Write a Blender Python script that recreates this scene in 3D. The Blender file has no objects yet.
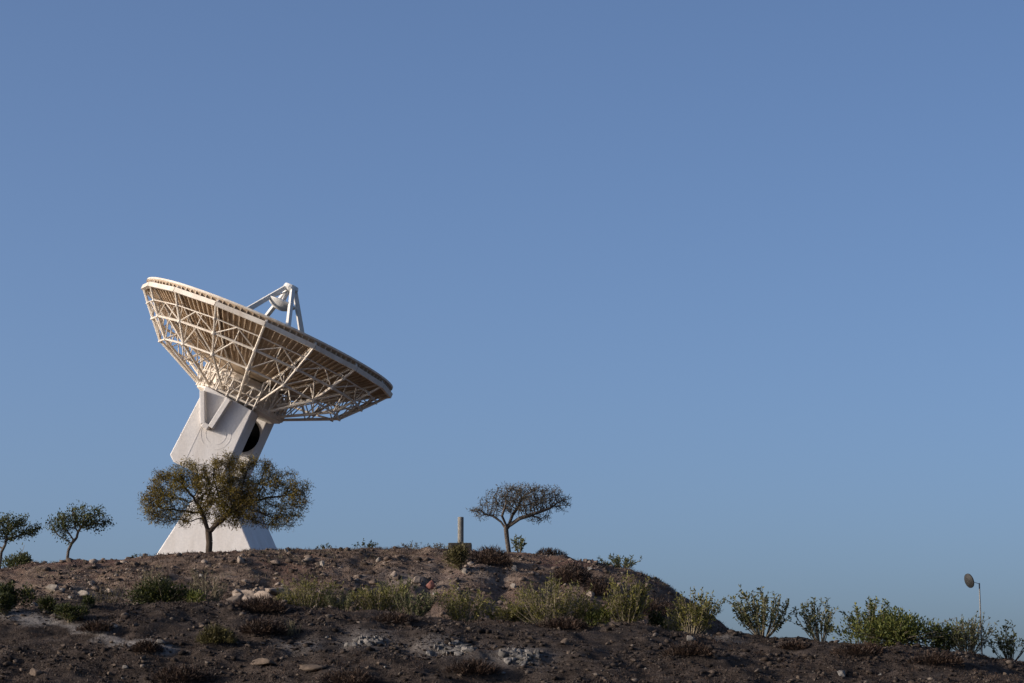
import bpy, math, random
import numpy as np
from mathutils import Vector

random.seed(7)
RNG = np.random.default_rng(7)
C = bpy.context.scene.collection
R = math.radians

# ------------------------------------------------------------------ camera
F = 100.0 / 36.0 * 1024.0
PITCH = math.atan((740 - 341.5) / F)
CP, SP = math.cos(PITCH), math.sin(PITCH)
cam = bpy.data.cameras.new('camera')
cam.lens = 100.0
cam.sensor_width = 36.0
cam.clip_start = 0.5
cam.clip_end = 20000.0
co = bpy.data.objects.new('camera', cam)
C.objects.link(co)
co.rotation_euler = (math.pi / 2 + PITCH, 0, 0)
bpy.context.scene.camera = co


def ray(px, py):
    u = (px - 512.0) / F
    v = (341.5 - py) / F
    yy = CP - v * SP
    return u / yy, (v * CP + SP) / yy          # X/Y and Z/Y


def P(px, py, Y):
    a, b = ray(px, py)
    return Vector((a * Y, Y, b * Y))


# ------------------------------------------------------------------ sun and sky
SUN = Vector((-0.97, -0.242, 0.305)).normalized()
el = math.asin(SUN.z)
world = bpy.data.worlds.new('World')
bpy.context.scene.world = world
world.use_nodes = True
nt = world.node_tree
nt.nodes.clear()
wo = nt.nodes.new('ShaderNodeOutputWorld')
bg = nt.nodes.new('ShaderNodeBackground')
sky = nt.nodes.new('ShaderNodeTexSky')
sky.sky_type = 'NISHITA'
sky.sun_disc = False
sky.sun_elevation = el
sky.sun_rotation = math.atan2(SUN.x, SUN.y)
sky.altitude = 100.0
sky.air_density = 0.52
sky.dust_density = 2.7
sky.ozone_density = 3.0
bg.inputs['Strength'].default_value = 0.15
nt.links.new(sky.outputs[0], bg.inputs['Color'])
nt.links.new(bg.outputs[0], wo.inputs[0])
sl = bpy.data.lights.new('sun', 'SUN')
sl.energy = 4.05
sl.angle = R(0.53)
sl.color = (1.0, 0.88, 0.77)
so = bpy.data.objects.new('sun', sl)
C.objects.link(so)
so.rotation_euler = SUN.to_track_quat('Z', 'Y').to_euler()
vs = bpy.context.scene.view_settings
vs.view_transform = 'Standard'
vs.look = 'None'
vs.exposure = 0.14
vs.gamma = 1.0


# ------------------------------------------------------------------ materials
def new_mat(name, rough=0.8, spec=0.3):
    m = bpy.data.materials.new(name)
    m.use_nodes = True
    b = m.node_tree.nodes['Principled BSDF']
    b.inputs['Roughness'].default_value = rough
    b.inputs['Specular IOR Level'].default_value = spec
    return m, m.node_tree, b


def noise_node(t, scale, detail=6, rough=0.6, dist=0.0, coord='Object'):
    tc = t.nodes.new('ShaderNodeTexCoord')
    n = t.nodes.new('ShaderNodeTexNoise')
    n.inputs['Scale'].default_value = scale
    n.inputs['Detail'].default_value = detail
    n.inputs['Roughness'].default_value = rough
    n.inputs['Distortion'].default_value = dist
    t.links.new(tc.outputs[coord], n.inputs['Vector'])
    return n


def ramp(t, src, stops):
    r = t.nodes.new('ShaderNodeValToRGB')
    e = r.color_ramp.elements
    while len(e) < len(stops):
        e.new(0.5)
    for k, (p, c) in enumerate(stops):
        e[k].position = p
        e[k].color = (*c, 1) if len(c) == 3 else c
    t.links.new(src, r.inputs[0])
    return r


def mix(t, a, b, fac, mode='MIX'):
    m = t.nodes.new('ShaderNodeMix')
    m.data_type = 'RGBA'
    m.blend_type = mode
    for s, v in ((0, fac), (6, a), (7, b)):
        if hasattr(v, 'links') or hasattr(v, 'is_linked'):
            t.links.new(v, m.inputs[s])
        elif s == 0:
            m.inputs[0].default_value = v
        else:
            m.inputs[s].default_value = (*v, 1)
    return m.outputs[2]


def mathn(t, op, a, b=0.0, clamp=False):
    m = t.nodes.new('ShaderNodeMath')
    m.operation = op
    m.use_clamp = clamp
    for k, v in enumerate((a, b)):
        if hasattr(v, 'is_linked'):
            t.links.new(v, m.inputs[k])
        else:
            m.inputs[k].default_value = v
    return m.outputs[0]


def bump(t, b, src, strength, dist):
    n = t.nodes.new('ShaderNodeBump')
    n.inputs['Strength'].default_value = strength
    n.inputs['Distance'].default_value = dist
    t.links.new(src, n.inputs['Height'])
    t.links.new(n.outputs[0], b.inputs['Normal'])


def island(t):
    g = t.nodes.new('ShaderNodeNewGeometry')
    return g.outputs['Random Per Island']


def paint_mat(name, col, dirt, rough=0.55, streak=(1.2, 1.2, 0.25), amount=0.5, relief=0.12):
    m, t, b = new_mat(name, rough, 0.35)
    tc = t.nodes.new('ShaderNodeTexCoord')
    mp = t.nodes.new('ShaderNodeMapping')
    mp.inputs['Scale'].default_value = streak
    t.links.new(tc.outputs['Object'], mp.inputs['Vector'])
    n = t.nodes.new('ShaderNodeTexNoise')
    n.inputs['Scale'].default_value = 1.3
    n.inputs['Detail'].default_value = 8
    n.inputs['Roughness'].default_value = 0.65
    t.links.new(mp.outputs[0], n.inputs['Vector'])
    r = ramp(t, n.outputs['Fac'], [(0.40, (0, 0, 0)), (0.75, (amount,) * 3)])
    n2 = noise_node(t, 9.0, 5)
    r2 = ramp(t, n2.outputs['Fac'], [(0.35, (0.93, 0.93, 0.93)), (0.65, (1.04, 1.03, 1.02))])
    c = mix(t, col, dirt, r.outputs[0])
    c = mix(t, c, r2.outputs[0], 1.0, 'MULTIPLY')
    t.links.new(c, b.inputs['Base Color'])
    bump(t, b, n2.outputs['Fac'], relief, 0.02)
    return m


M = {}
M['white'] = paint_mat('white_paint', (0.67, 0.642, 0.605), (0.45, 0.39, 0.32), amount=0.5)
M['strut'] = paint_mat('strut_paint', (0.66, 0.60, 0.51), (0.44, 0.34, 0.24), amount=0.65)
M['panel'] = paint_mat('panel_shade_tan', (0.48, 0.375, 0.265), (0.30, 0.22, 0.14), amount=0.7, streak=(2, 2, 2))  # tan base has shade and warm ground bounce mixed in
M['feed'] = paint_mat('feed_paint', (0.70, 0.68, 0.63), (0.5, 0.48, 0.43), amount=0.3)
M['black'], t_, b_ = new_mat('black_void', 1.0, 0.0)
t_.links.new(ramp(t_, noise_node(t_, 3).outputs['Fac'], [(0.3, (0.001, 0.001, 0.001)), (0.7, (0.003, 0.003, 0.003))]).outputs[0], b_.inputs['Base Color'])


def soil_mat():
    m, t, b = new_mat('soil', 0.95, 0.12)
    at = t.nodes.new('ShaderNodeAttribute')
    at.attribute_name = 'zones'
    sep = t.nodes.new('ShaderNodeSeparateColor')
    t.links.new(at.outputs['Color'], sep.inputs[0])
    nl = noise_node(t, 0.32, 7, 0.62, 0.4)
    nm = noise_node(t, 1.7, 8, 0.68, 0.3)
    nf = noise_node(t, 9.0, 6, 0.7)
    base = ramp(t, nm.outputs['Fac'], [(0.28, (0.062, 0.043, 0.031)), (0.46, (0.130, 0.090, 0.064)),
                                       (0.60, (0.195, 0.142, 0.105)), (0.78, (0.28, 0.225, 0.18))])
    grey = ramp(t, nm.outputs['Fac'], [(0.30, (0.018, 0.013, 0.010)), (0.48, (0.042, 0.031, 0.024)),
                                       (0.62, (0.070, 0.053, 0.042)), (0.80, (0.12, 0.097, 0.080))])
    red = ramp(t, nf.outputs['Fac'], [(0.3, (0.075, 0.042, 0.031)), (0.7, (0.16, 0.095, 0.071))])
    pale = ramp(t, nf.outputs['Fac'], [(0.3, (0.13, 0.115, 0.102)), (0.7, (0.33, 0.305, 0.28))])
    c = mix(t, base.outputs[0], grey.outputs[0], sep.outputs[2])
    k = ramp(t, nl.outputs['Fac'], [(0.48, (0, 0, 0)), (0.62, (1, 1, 1))])
    rf = mathn(t, 'MULTIPLY', sep.outputs[0], k.outputs[0])
    c = mix(t, c, red.outputs[0], rf)
    pn = ramp(t, nm.outputs['Fac'], [(0.30, (0.15, 0.15, 0.15)), (0.52, (1, 1, 1))])
    pf = mathn(t, 'MULTIPLY', sep.outputs[1], pn.outputs[0])
    c = mix(t, c, pale.outputs[0], pf)
    # pebbles lying in the soil
    tc = t.nodes.new('ShaderNodeTexCoord')
    vo = t.nodes.new('ShaderNodeTexVoronoi')
    vo.inputs['Scale'].default_value = 9.0
    vo.inputs['Randomness'].default_value = 1.0
    t.links.new(tc.outputs['Object'], vo.inputs['Vector'])
    peb = ramp(t, vo.outputs['Distance'], [(0.22, (1, 1, 1)), (0.34, (0, 0, 0))])
    hsv = t.nodes.new('ShaderNodeSeparateColor')
    t.links.new(vo.outputs['Color'], hsv.inputs[0])
    sel = ramp(t, hsv.outputs[0], [(0.62, (0, 0, 0)), (0.66, (1, 1, 1))])
    pc = ramp(t, hsv.outputs[1], [(0.0, (0.035, 0.028, 0.024)), (0.55, (0.085, 0.07, 0.058)), (1.0, (0.20, 0.17, 0.145))])
    pm = mathn(t, 'MULTIPLY', peb.outputs[0], sel.outputs[0])
    pm = mathn(t, 'MULTIPLY', pm, 0.75)
    c = mix(t, c, pc.outputs[0], pm)
    t.links.new(c, b.inputs['Base Color'])
    hh = mathn(t, 'ADD', nf.outputs['Fac'], mathn(t, 'MULTIPLY', pm, 0.9))
    bump(t, b, hh, 0.9, 0.09)
    return m


M['soil'] = soil_mat()


def rock_mat(name, stops, scale=6.0):
    m, t, b = new_mat(name, 0.92, 0.15)
    r = ramp(t, island(t), stops)
    n = noise_node(t, scale, 8, 0.7)
    v = ramp(t, n.outputs['Fac'], [(0.3, (0.55, 0.55, 0.55)), (0.7, (1.25, 1.22, 1.18))])
    t.links.new(mix(t, r.outputs[0], v.outputs[0], 1.0, 'MULTIPLY'), b.inputs['Base Color'])
    bump(t, b, n.outputs['Fac'], 0.7, 0.05)
    return m


M['gravel'] = rock_mat('gravel_stone', [(0.0, (0.045, 0.034, 0.027)), (0.55, (0.115, 0.086, 0.067)),
                                        (0.88, (0.18, 0.142, 0.115)), (1.0, (0.29, 0.24, 0.20))])
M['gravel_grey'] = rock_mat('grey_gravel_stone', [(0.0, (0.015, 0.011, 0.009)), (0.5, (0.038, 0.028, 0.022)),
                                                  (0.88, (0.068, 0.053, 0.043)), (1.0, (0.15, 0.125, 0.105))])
M['rock_pale'] = rock_mat('pale_rock', [(0.0, (0.21, 0.17, 0.135)), (1.0, (0.27, 0.22, 0.18))], 3.0)
M['rock_white'] = rock_mat('whitish_rock', [(0.0, (0.23, 0.20, 0.165)), (1.0, (0.29, 0.255, 0.215))], 3.0)
M['rock_grey'] = rock_mat('grey_rock', [(0.0, (0.10, 0.093, 0.085)), (1.0, (0.19, 0.178, 0.164))], 3.0)
M['rock_brown'] = rock_mat('brown_rock', [(0.0, (0.075, 0.055, 0.043)), (1.0, (0.11, 0.085, 0.066))], 3.0)
M['rock_red'] = rock_mat('red_rock', [(0.0, (0.20, 0.085, 0.067)), (1.0, (0.22, 0.10, 0.08))], 3.0)
M['concrete'] = rock_mat('concrete', [(0.0, (0.20, 0.19, 0.17)), (1.0, (0.23, 0.22, 0.195))], 4.0)
M['concrete_dark'] = rock_mat('weathered_concrete', [(0.0, (0.062, 0.057, 0.050)), (1.0, (0.075, 0.069, 0.06))], 4.0)


def leaf_mat(name, stops, trans=0.3, low=(0.72, 0.74, 0.72)):
    m, t, b = new_mat(name, 0.62, 0.25)
    r = ramp(t, island(t), stops)
    n = noise_node(t, 1.1, 3)
    v = ramp(t, n.outputs['Fac'], [(0.32, low), (0.66, (1.25, 1.22, 1.1))])
    c = mix(t, r.outputs[0], v.outputs[0], 1.0, 'MULTIPLY')
    t.links.new(c, b.inputs['Base Color'])
    tr = t.nodes.new('ShaderNodeBsdfTranslucent')
    t.links.new(c, tr.inputs['Color'])
    ms = t.nodes.new('ShaderNodeMixShader')
    ms.inputs[0].default_value = trans
    out = [n for n in t.nodes if n.type == 'OUTPUT_MATERIAL'][0]
    t.links.new(b.outputs[0], ms.inputs[1])
    t.links.new(tr.outputs[0], ms.inputs[2])
    t.links.new(ms.outputs[0], out.inputs[0])
    return m


M['leaf_olive'] = leaf_mat('olive_feathery_leaf', [(0, (0.065, 0.052, 0.020)), (0.5, (0.16, 0.125, 0.026)), (1, (0.29, 0.22, 0.042))], 0.4, (0.62, 0.56, 0.72))
M['leaf_dry'] = leaf_mat('dry_twig_leaf', [(0, (0.06, 0.05, 0.04)), (0.6, (0.10, 0.084, 0.06)), (1, (0.14, 0.12, 0.075))])
M['leaf_dark'] = leaf_mat('dark_green_leaf', [(0, (0.014, 0.020, 0.007)), (0.6, (0.032, 0.042, 0.011)), (1, (0.10, 0.10, 0.022))])
M['leaf_mid'] = leaf_mat('mid_green_leaf', [(0, (0.028, 0.036, 0.016)), (0.6, (0.062, 0.074, 0.028)), (1, (0.14, 0.14, 0.05))])
M['leaf_green'] = leaf_mat('fresh_green_leaf', [(0, (0.045, 0.060, 0.016)), (0.6, (0.095, 0.110, 0.026)), (1, (0.19, 0.18, 0.045))])
M['leaf_yellow'] = leaf_mat('yellow_green_leaf', [(0, (0.070, 0.070, 0.018)), (0.5, (0.145, 0.138, 0.032)), (1, (0.26, 0.225, 0.065))])
M['leaf_grey'] = leaf_mat('grey_green_leaf', [(0, (0.050, 0.060, 0.028)), (0.6, (0.105, 0.115, 0.048)), (1, (0.21, 0.195, 0.09))])
M['leaf_straw'] = leaf_mat('straw_blade', [(0, (0.10, 0.085, 0.05)), (0.6, (0.17, 0.145, 0.085)), (1, (0.26, 0.22, 0.14))])
M['scrub_brown'] = leaf_mat('brown_scrub_twig', [(0, (0.020, 0.012, 0.009)), (0.6, (0.045, 0.027, 0.019)), (1, (0.085, 0.052, 0.036))], 0.05)
M['scrub_olive'] = leaf_mat('olive_scrub_twig', [(0, (0.045, 0.038, 0.016)), (0.6, (0.085, 0.072, 0.026)), (1, (0.14, 0.12, 0.042))], 0.15)
M['bark'] = rock_mat('bark', [(0.0, (0.052, 0.040, 0.031)), (1.0, (0.085, 0.066, 0.05))], 9.0)
M['bark_grey'] = rock_mat('grey_bark', [(0.0, (0.085, 0.070, 0.058)), (1.0, (0.125, 0.105, 0.088))], 9.0)
M['stem_pale'] = rock_mat('pale_stem', [(0.0, (0.15, 0.125, 0.085)), (1.0, (0.26, 0.22, 0.15))], 9.0)
M['stem_dark'] = rock_mat('dark_stem', [(0.0, (0.05, 0.042, 0.028)), (1.0, (0.10, 0.08, 0.055))], 9.0)
M['galv'] = paint_mat('galvanised_pole', (0.17, 0.168, 0.16), (0.12, 0.11, 0.095), 0.5, amount=0.5)
M['disc_face'] = paint_mat('dull_disc', (0.022, 0.021, 0.019), (0.014, 0.013, 0.011), 0.7, amount=0.3, relief=0.0)


# ------------------------------------------------------------------ mesh helpers
def link_mesh(name, V, Fc, mat, parent=None, smooth=False):
    me = bpy.data.meshes.new(name)
    V = np.asarray(V, dtype=np.float32)
    if isinstance(Fc, np.ndarray):
        n, k = Fc.shape
        me.vertices.add(len(V))
        me.vertices.foreach_set('co', V.ravel())
        me.loops.add(n * k)
        me.loops.foreach_set('vertex_index', Fc.astype(np.int32).ravel())
        me.polygons.add(n)
        me.polygons.foreach_set('loop_start', np.arange(0, n * k, k, dtype=np.int32))
        me.update(calc_edges=True)
    else:
        me.from_pydata([tuple(v) for v in V], [], Fc)
        me.update()
    if smooth:
        me.polygons.foreach_set('use_smooth', np.ones(len(me.polygons), dtype=bool))
    me.materials.append(mat)
    o = bpy.data.objects.new(name, me)
    C.objects.link(o)
    if parent:
        o.parent = parent
    return o


def tag(o, label, cat, group=None, kind=None):
    o['label'] = label
    o['category'] = cat
    if group:
        o['group'] = group
    if kind:
        o['kind'] = kind
    return o


def thing(name, label, cat, loc, group=None):
    o = bpy.data.objects.new(name, None)
    o.empty_display_size = 0.3
    C.objects.link(o)
    o.location = loc
    return tag(o, label, cat, group)


class MB:
    def __init__(s, origin=(0, 0, 0)):
        s.v, s.f, s.o = [], [], Vector(origin)

    def add(s, vs, fs):
        n = len(s.v)
        s.v += [Vector(v) - s.o for v in vs]
        s.f += [tuple(i + n for i in f) for f in fs]

    def tube(s, p, q, r, r2=None, k=6, cap=True):
        p, q = Vector(p), Vector(q)
        r2 = r if r2 is None else r2
        d = (q - p).normalized()
        a = d.cross(Vector((0.31, 0.17, 0.93)))
        if a.length < 0.05:
            a = d.cross(Vector((1, 0, 0)))
        a.normalize()
        b = d.cross(a)
        vs = []
        for c, rr in ((p, r), (q, r2)):
            for i in range(k):
                t = 2 * math.pi * i / k
                vs.append(c + a * (rr * math.cos(t)) + b * (rr * math.sin(t)))
        fs = [(i, (i + 1) % k, k + (i + 1) % k, k + i) for i in range(k)]
        if cap:
            fs += [tuple(range(k - 1, -1, -1)), tuple(range(k, 2 * k))]
        s.add(vs, fs)

    def bar(s, p, q, w, h, up):
        """rectangular bar, w across, h along `up`"""
        p, q = Vector(p), Vector(q)
        d = (q - p).normalized()
        a = d.cross(Vector(up)).normalized()
        b = a.cross(d)
        vs = []
        for c in (p, q):
            for x, y in ((-1, -1), (1, -1), (1, 1), (-1, 1)):
                vs.append(c + a * (x * w / 2) + b * (y * h / 2))
        s.add(vs, [(3, 2, 1, 0), (4, 5, 6, 7), (0, 1, 5, 4), (1, 2, 6, 5), (2, 3, 7, 6), (3, 0, 4, 7)])

    def prism(s, poly, ext):
        n = len(poly)
        ext = Vector(ext)
        vs = [Vector(p) for p in poly] + [Vector(p) + ext for p in poly]
        s.add(vs, [tuple(range(n - 1, -1, -1)), tuple(range(n, 2 * n))] +
              [(i, (i + 1) % n, n + (i + 1) % n, n + i) for i in range(n)])

    def lathe(s, c, ax, e1, e2, prof, k=32, close=False):
        vs, fs = [], []
        for r, h in prof:
            for i in range(k):
                t = 2 * math.pi * i / k
                vs.append(c + ax * h + (e1 * math.cos(t) + e2 * math.sin(t)) * r)
        m = len(prof)
        for j in range(m if close else m - 1):
            a, b = j * k, ((j + 1) % m) * k
            for i in range(k):
                i2 = (i + 1) % k
                fs.append((a + i, a + i2, b + i2, b + i))
        s.add(vs, fs)

    def build(s, name, mat, parent=None, smooth=False, bevel=0):
        o = link_mesh(name, s.v, s.f, mat, parent, smooth)
        import bmesh
        bm = bmesh.new()
        bm.from_mesh(o.data)
        bmesh.ops.recalc_face_normals(bm, faces=bm.faces)
        bm.to_mesh(o.data)
        bm.free()
        if bevel:
            md = o.modifiers.new('bevel', 'BEVEL')
            md.width = bevel
            md.segments = 2
            md.limit_method = 'ANGLE'
        return o


def tubes_np(Pa, Qa, r0, r1, k=4):
    Pa, Qa = np.asarray(Pa, float), np.asarray(Qa, float)
    n = len(Pa)
    d = Qa - Pa
    d /= np.linalg.norm(d, axis=1, keepdims=True) + 1e-9
    ref = np.where(np.abs(d[:, 2:3]) > 0.9, np.array([[1.0, 0, 0]]), np.array([[0, 0, 1.0]]))
    a = np.cross(d, ref)
    a /= np.linalg.norm(a, axis=1, keepdims=True) + 1e-9
    b = np.cross(d, a)
    t = np.arange(k) * 2 * np.pi / k
    off = a[:, None, :] * np.cos(t)[None, :, None] + b[:, None, :] * np.sin(t)[None, :, None]
    r0 = np.broadcast_to(np.asarray(r0, float), (n,))
    r1 = np.broadcast_to(np.asarray(r1, float), (n,))
    V = np.concatenate([Pa[:, None, :] + off * r0[:, None, None], Qa[:, None, :] + off * r1[:, None, None]], axis=1).reshape(-1, 3)
    i = np.arange(k)
    q = np.stack([i, (i + 1) % k, k + (i + 1) % k, k + i], axis=1)
    Fq = (np.arange(n)[:, None, None] * 2 * k + q[None]).reshape(-1, 4)
    return V, Fq


def leaves_np(c, d, L, W, rng):
    """diamond leaf blades: base point c, direction d, length L, width W"""
    n = len(c)
    d = d / (np.linalg.norm(d, axis=1, keepdims=True) + 1e-9)
    w = np.cross(d, rng.normal(size=(n, 3)))
    w /= np.linalg.norm(w, axis=1, keepdims=True) + 1e-9
    L = np.broadcast_to(L, (n,))[:, None]
    W = np.broadcast_to(W, (n,))[:, None]
    V = np.stack([c, c + d * L * 0.55 + w * W * 0.5, c + d * L, c + d * L * 0.55 - w * W * 0.5], axis=1).reshape(-1, 3)
    return V, np.arange(n * 4).reshape(-1, 4)


# ------------------------------------------------------------------ noise and terrain height
def _hash(ix, iy, seed):
    h = (ix.astype(np.int64) * 374761393 + iy.astype(np.int64) * 668265263 + seed * 974711) & 0xFFFFFFFF
    h = ((h ^ (h >> 13)) * 1274126177) & 0xFFFFFFFF
    h = h ^ (h >> 16)
    return (h & 0xFFFF) / 65535.0 * 2 - 1


def vnoise(x, y, seed):
    ix, iy = np.floor(x), np.floor(y)
    fx, fy = x - ix, y - iy
    fx = fx * fx * fx * (fx * (fx * 6 - 15) + 10)
    fy = fy * fy * fy * (fy * (fy * 6 - 15) + 10)
    a, b = _hash(ix, iy, seed), _hash(ix + 1, iy, seed)
    c, d = _hash(ix, iy + 1, seed), _hash(ix + 1, iy + 1, seed)
    return (a + (b - a) * fx) * (1 - fy) + (c + (d - c) * fx) * fy


def fbm(x, y, size, octv, seed, gain=0.5):
    s, amp, f = 0, 1.0, 1.0 / size
    for k in range(octv):
        c, sn = math.cos(0.7 * k + 0.3), math.sin(0.7 * k + 0.3)
        s = s + amp * vnoise((x * c - y * sn) * f + 17.3 * k, (x * sn + y * c) * f - 9.1 * k, seed + k)
        amp *= gain
        f *= 2.03
    return s


YC, YB, YT, YN = 95.0, 99.0, 117.0, 82.0
CREST = [(-600, 602), (0, 604), (130, 606), (200, 607), (300, 612), (400, 616), (470, 618), (540, 621), (620, 627),
         (700, 634), (745, 638), (800, 640), (880, 647), (960, 656), (1024, 666), (1200, 690), (1500, 715)]
TOP = [(-600, 575), (-50, 569), (0, 568), (30, 563), (60, 560), (120, 558), (160, 553), (230, 550), (280, 548), (380, 547),
       (450, 547), (500, 550), (560, 554), (600, 562), (640, 571), (660, 579), (700, 606), (745, 638), (800, 672), (900, 705), (1100, 730), (1500, 745)]


def ctrl(tab, Y):
    xs, zs = [], []
    for px, py in tab:
        a, b = ray(px, py)
        xs.append(a * Y)
        zs.append(b * Y)
    return np.array(xs), np.array(zs)


_cx, _cz = ctrl(CREST, YC)
_tx, _tz = ctrl(TOP, YT)


def H(X, Y):
    X = np.asarray(X, float)
    Y = np.asarray(Y, float)
    zc = np.interp(X, _cx, _cz)
    zt = np.interp(X, _tx, _tz)
    o = np.ones_like(X)
    zn = 82 * ray(512, 702)[1] * o
    zn = np.minimum(zn, zc - 0.9)
    Ys = np.array([-8000, -60, 0, 45, YN, YC, YB, YT, 172, 235, 9000.0])
    Zs = np.stack([-4 * o, -2.4 * o, -1.7 * o, -1.0 * o, zn, zc, zc - 0.12 - 1.5 * np.clip((X - 3.0) / 5.0, 0, 1), zt, zt - 0.5,
                   -3 * o, -8 * o])
    S = (Zs[1:] - Zs[:-1]) / (Ys[1:] - Ys[:-1])[:, None] if X.ndim == 1 else None
    T = np.zeros_like(Zs)
    a, b = S[:-1], S[1:]
    same = a * b > 0
    T[1:-1] = np.where(same, 2 * a * b / np.where(same, a + b, 1), 0)
    k = np.clip(np.searchsorted(Ys, Y, side='right') - 1, 0, len(Ys) - 2)
    i = np.arange(len(X))
    h = Ys[k + 1] - Ys[k]
    t = np.clip((Y - Ys[k]) / h, 0, 1)
    z = ((2 * t**3 - 3 * t**2 + 1) * Zs[k, i] + (t**3 - 2 * t**2 + t) * h * T[k, i] +
         (-2 * t**3 + 3 * t**2) * Zs[k + 1, i] + (t**3 - t**2) * h * T[k + 1, i])
    near = np.clip((170 - Y) / 30, 0, 1) * np.clip((Y - 30) / 30, 0, 1) * np.clip((70 - np.abs(X)) / 20, 0, 1)
    crest = np.exp(-((Y - YT) / 3.0)**2)
    n = 0.20 * fbm(X, Y, 5.0, 2, 3) * (1 - 0.9 * crest) + 0.13 * fbm(X, Y, 1.6, 2, 11) + 0.06 * fbm(X, Y, 0.6, 3, 23, 0.62)
    face = np.exp(-((Y - 108) / 6.0)**2)
    n = n + face * 0.22 * (np.abs(fbm(X * 1.0, Y * 0.35, 2.2, 3, 51)) - 0.4)
    z = z + n * near
    return z


# settle the skyline: compare the ridge with the measured rows and lower or raise the mound top
for _it in range(4):
    xs_ = np.linspace(-26, 12, 160)
    yy = np.arange(108, 124, 0.25)
    gX, gY = np.meshgrid(xs_ / YT, yy)
    hh = H((gX * gY).ravel(), gY.ravel()).reshape(gX.shape) / gY
    got = hh.max(axis=0) * YT
    want = np.interp(xs_, *ctrl(TOP, YT)) - 0.06
    corr = np.convolve(np.pad(want - got, 3, mode='edge'), np.ones(7) / 7, 'valid')
    if _it == 0:
        _tx, _tz = np.concatenate([_tx[:1], xs_, _tx[_tx > 12.5]]), np.concatenate([_tz[:1], np.interp(xs_, _tx, _tz), _tz[_tx > 12.5]])
    _tz[1:161] += corr


def Hs(x, y):
    return float(H(np.array([x]), np.array([y]))[0])


def ground_at(px, py, y0=80.0, y1=122.0):
    a, b = ray(px, py)
    Y = np.arange(y0, y1, 0.05)
    h = H(a * Y, Y)
    hit = np.nonzero(h >= b * Y)[0]
    y = Y[hit[0]] if len(hit) else YT
    return Vector((a * y, y, Hs(a * y, y)))


def on_ground(px, Y, py=560):
    a, _ = ray(px, py)
    return Vector((a * Y, Y, Hs(a * Y, Y)))


def graded(a, b, step, out_lo, out_hi, g=1.22):
    mid = list(np.arange(a, b, step))
    hi, s = [], step
    x = mid[-1]
    while x < out_hi:
        s = min(s * g, 400)
        x += s
        hi.append(x)
    lo, s, x = [], step, a
    while x > out_lo:
        s = min(s * g, 400)
        x -= s
        lo.append(x)
    return np.array(lo[::-1] + mid + hi)


gx = graded(-24, 24, 0.12, -5000, 5000)
gy = graded(78, 121, 0.11, -4000, 8000)
gy = np.unique(np.round(np.concatenate([gy, np.arange(121, 170, 0.6)]), 3))
GX, GY = np.meshgrid(gx, gy)
Zg = np.concatenate([H(GX[j], GY[j]) for j in range(len(gy))])
V = np.stack([GX.ravel(), GY.ravel(), Zg], axis=1)
nx, ny = len(gx), len(gy)
ii = np.arange(nx - 1)[None] + nx * np.arange(ny - 1)[:, None]
Fg = np.stack([ii, ii + 1, ii + 1 + nx, ii + nx], axis=-1).reshape(-1, 4)
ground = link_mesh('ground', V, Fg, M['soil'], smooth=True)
tag(ground, 'stony reddish brown mound rising behind a dark gravel slope', 'ground', kind='structure')


TRACK = [ground_at(px, py) for px, py in ((-30, 608), (0, 612), (30, 619), (70, 627), (105, 635), (135, 642), (160, 648))]


def track_dist(X, Y):
    best = np.full(np.shape(X), 1e9)
    for a, b in zip(TRACK[:-1], TRACK[1:]):
        L2 = (b.x - a.x)**2 + (b.y - a.y)**2
        t = np.clip(((X - a.x) * (b.x - a.x) + (Y - a.y) * (b.y - a.y)) / L2, 0, 1)
        best = np.minimum(best, np.hypot(X - a.x - t * (b.x - a.x), Y - a.y - t * (b.y - a.y)))
    return best


def blob(X, Y, px, py, rx, ry, **kw):
    p = ground_at(px, py, **kw)
    return np.exp(-(((X - p.x) / rx)**2 + ((Y - p.y) / ry)**2)**1.5)


fx, fy = GX.ravel(), GY.ravel()
red = np.clip(0.25 + 0.75 * np.exp(-((fy - 114) / 6.0)**2), 0, 1) * (fy > 97)
red = np.maximum(red, blob(fx, fy, 430, 595, 2.0, 2.5))
grey = 1 - np.clip((fy + 0.8 * fbm(fx, fy, 2.5, 3, 91) - 94.5) / 2.0, 0, 1)  # front slope is its own darker gravel
grey = np.maximum(grey, np.clip((fx - 6.0 + 1.0 * fbm(fx, fy, 2.0, 2, 92)) / 2.5, 0, 1) * 0.75)  # right flank's turned-away shade deepened in the soil colour
pale = np.zeros_like(fx)
# pale dusty track across the front slope at left
pale = np.maximum(pale, np.clip(1.3 - (track_dist(fx, fy) + 0.35 * fbm(fx, fy, 0.9, 3, 95)) / 0.42, 0, 0.8))
for px, py, rx, ry in ((365, 640, 1.0, 1.2), (445, 650, 1.4, 1.1), (515, 653, 1.2, 1.0), (300, 645, .8, .7), (720, 640, .8, .7), (85, 590, 1.8, 1.5), (400, 580, 2.2, 2.0), (470, 575, 1.6, 1.5)):
    pale = np.maximum(pale, (0.5 if py > 620 else 0.3) * blob(fx, fy, px, py, rx, ry))
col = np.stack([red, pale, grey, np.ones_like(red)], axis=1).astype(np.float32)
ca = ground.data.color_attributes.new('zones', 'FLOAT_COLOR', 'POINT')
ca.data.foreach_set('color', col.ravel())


# ------------------------------------------------------------------ stones
def ico(sub):
    import bmesh
    bm = bmesh.new()
    bmesh.ops.create_icosphere(bm, subdivisions=sub, radius=1)
    v = np.array([x.co[:] for x in bm.verts])
    f = np.array([[q.index for q in p.verts] for p in bm.faces])
    bm.free()
    return v, f


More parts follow.
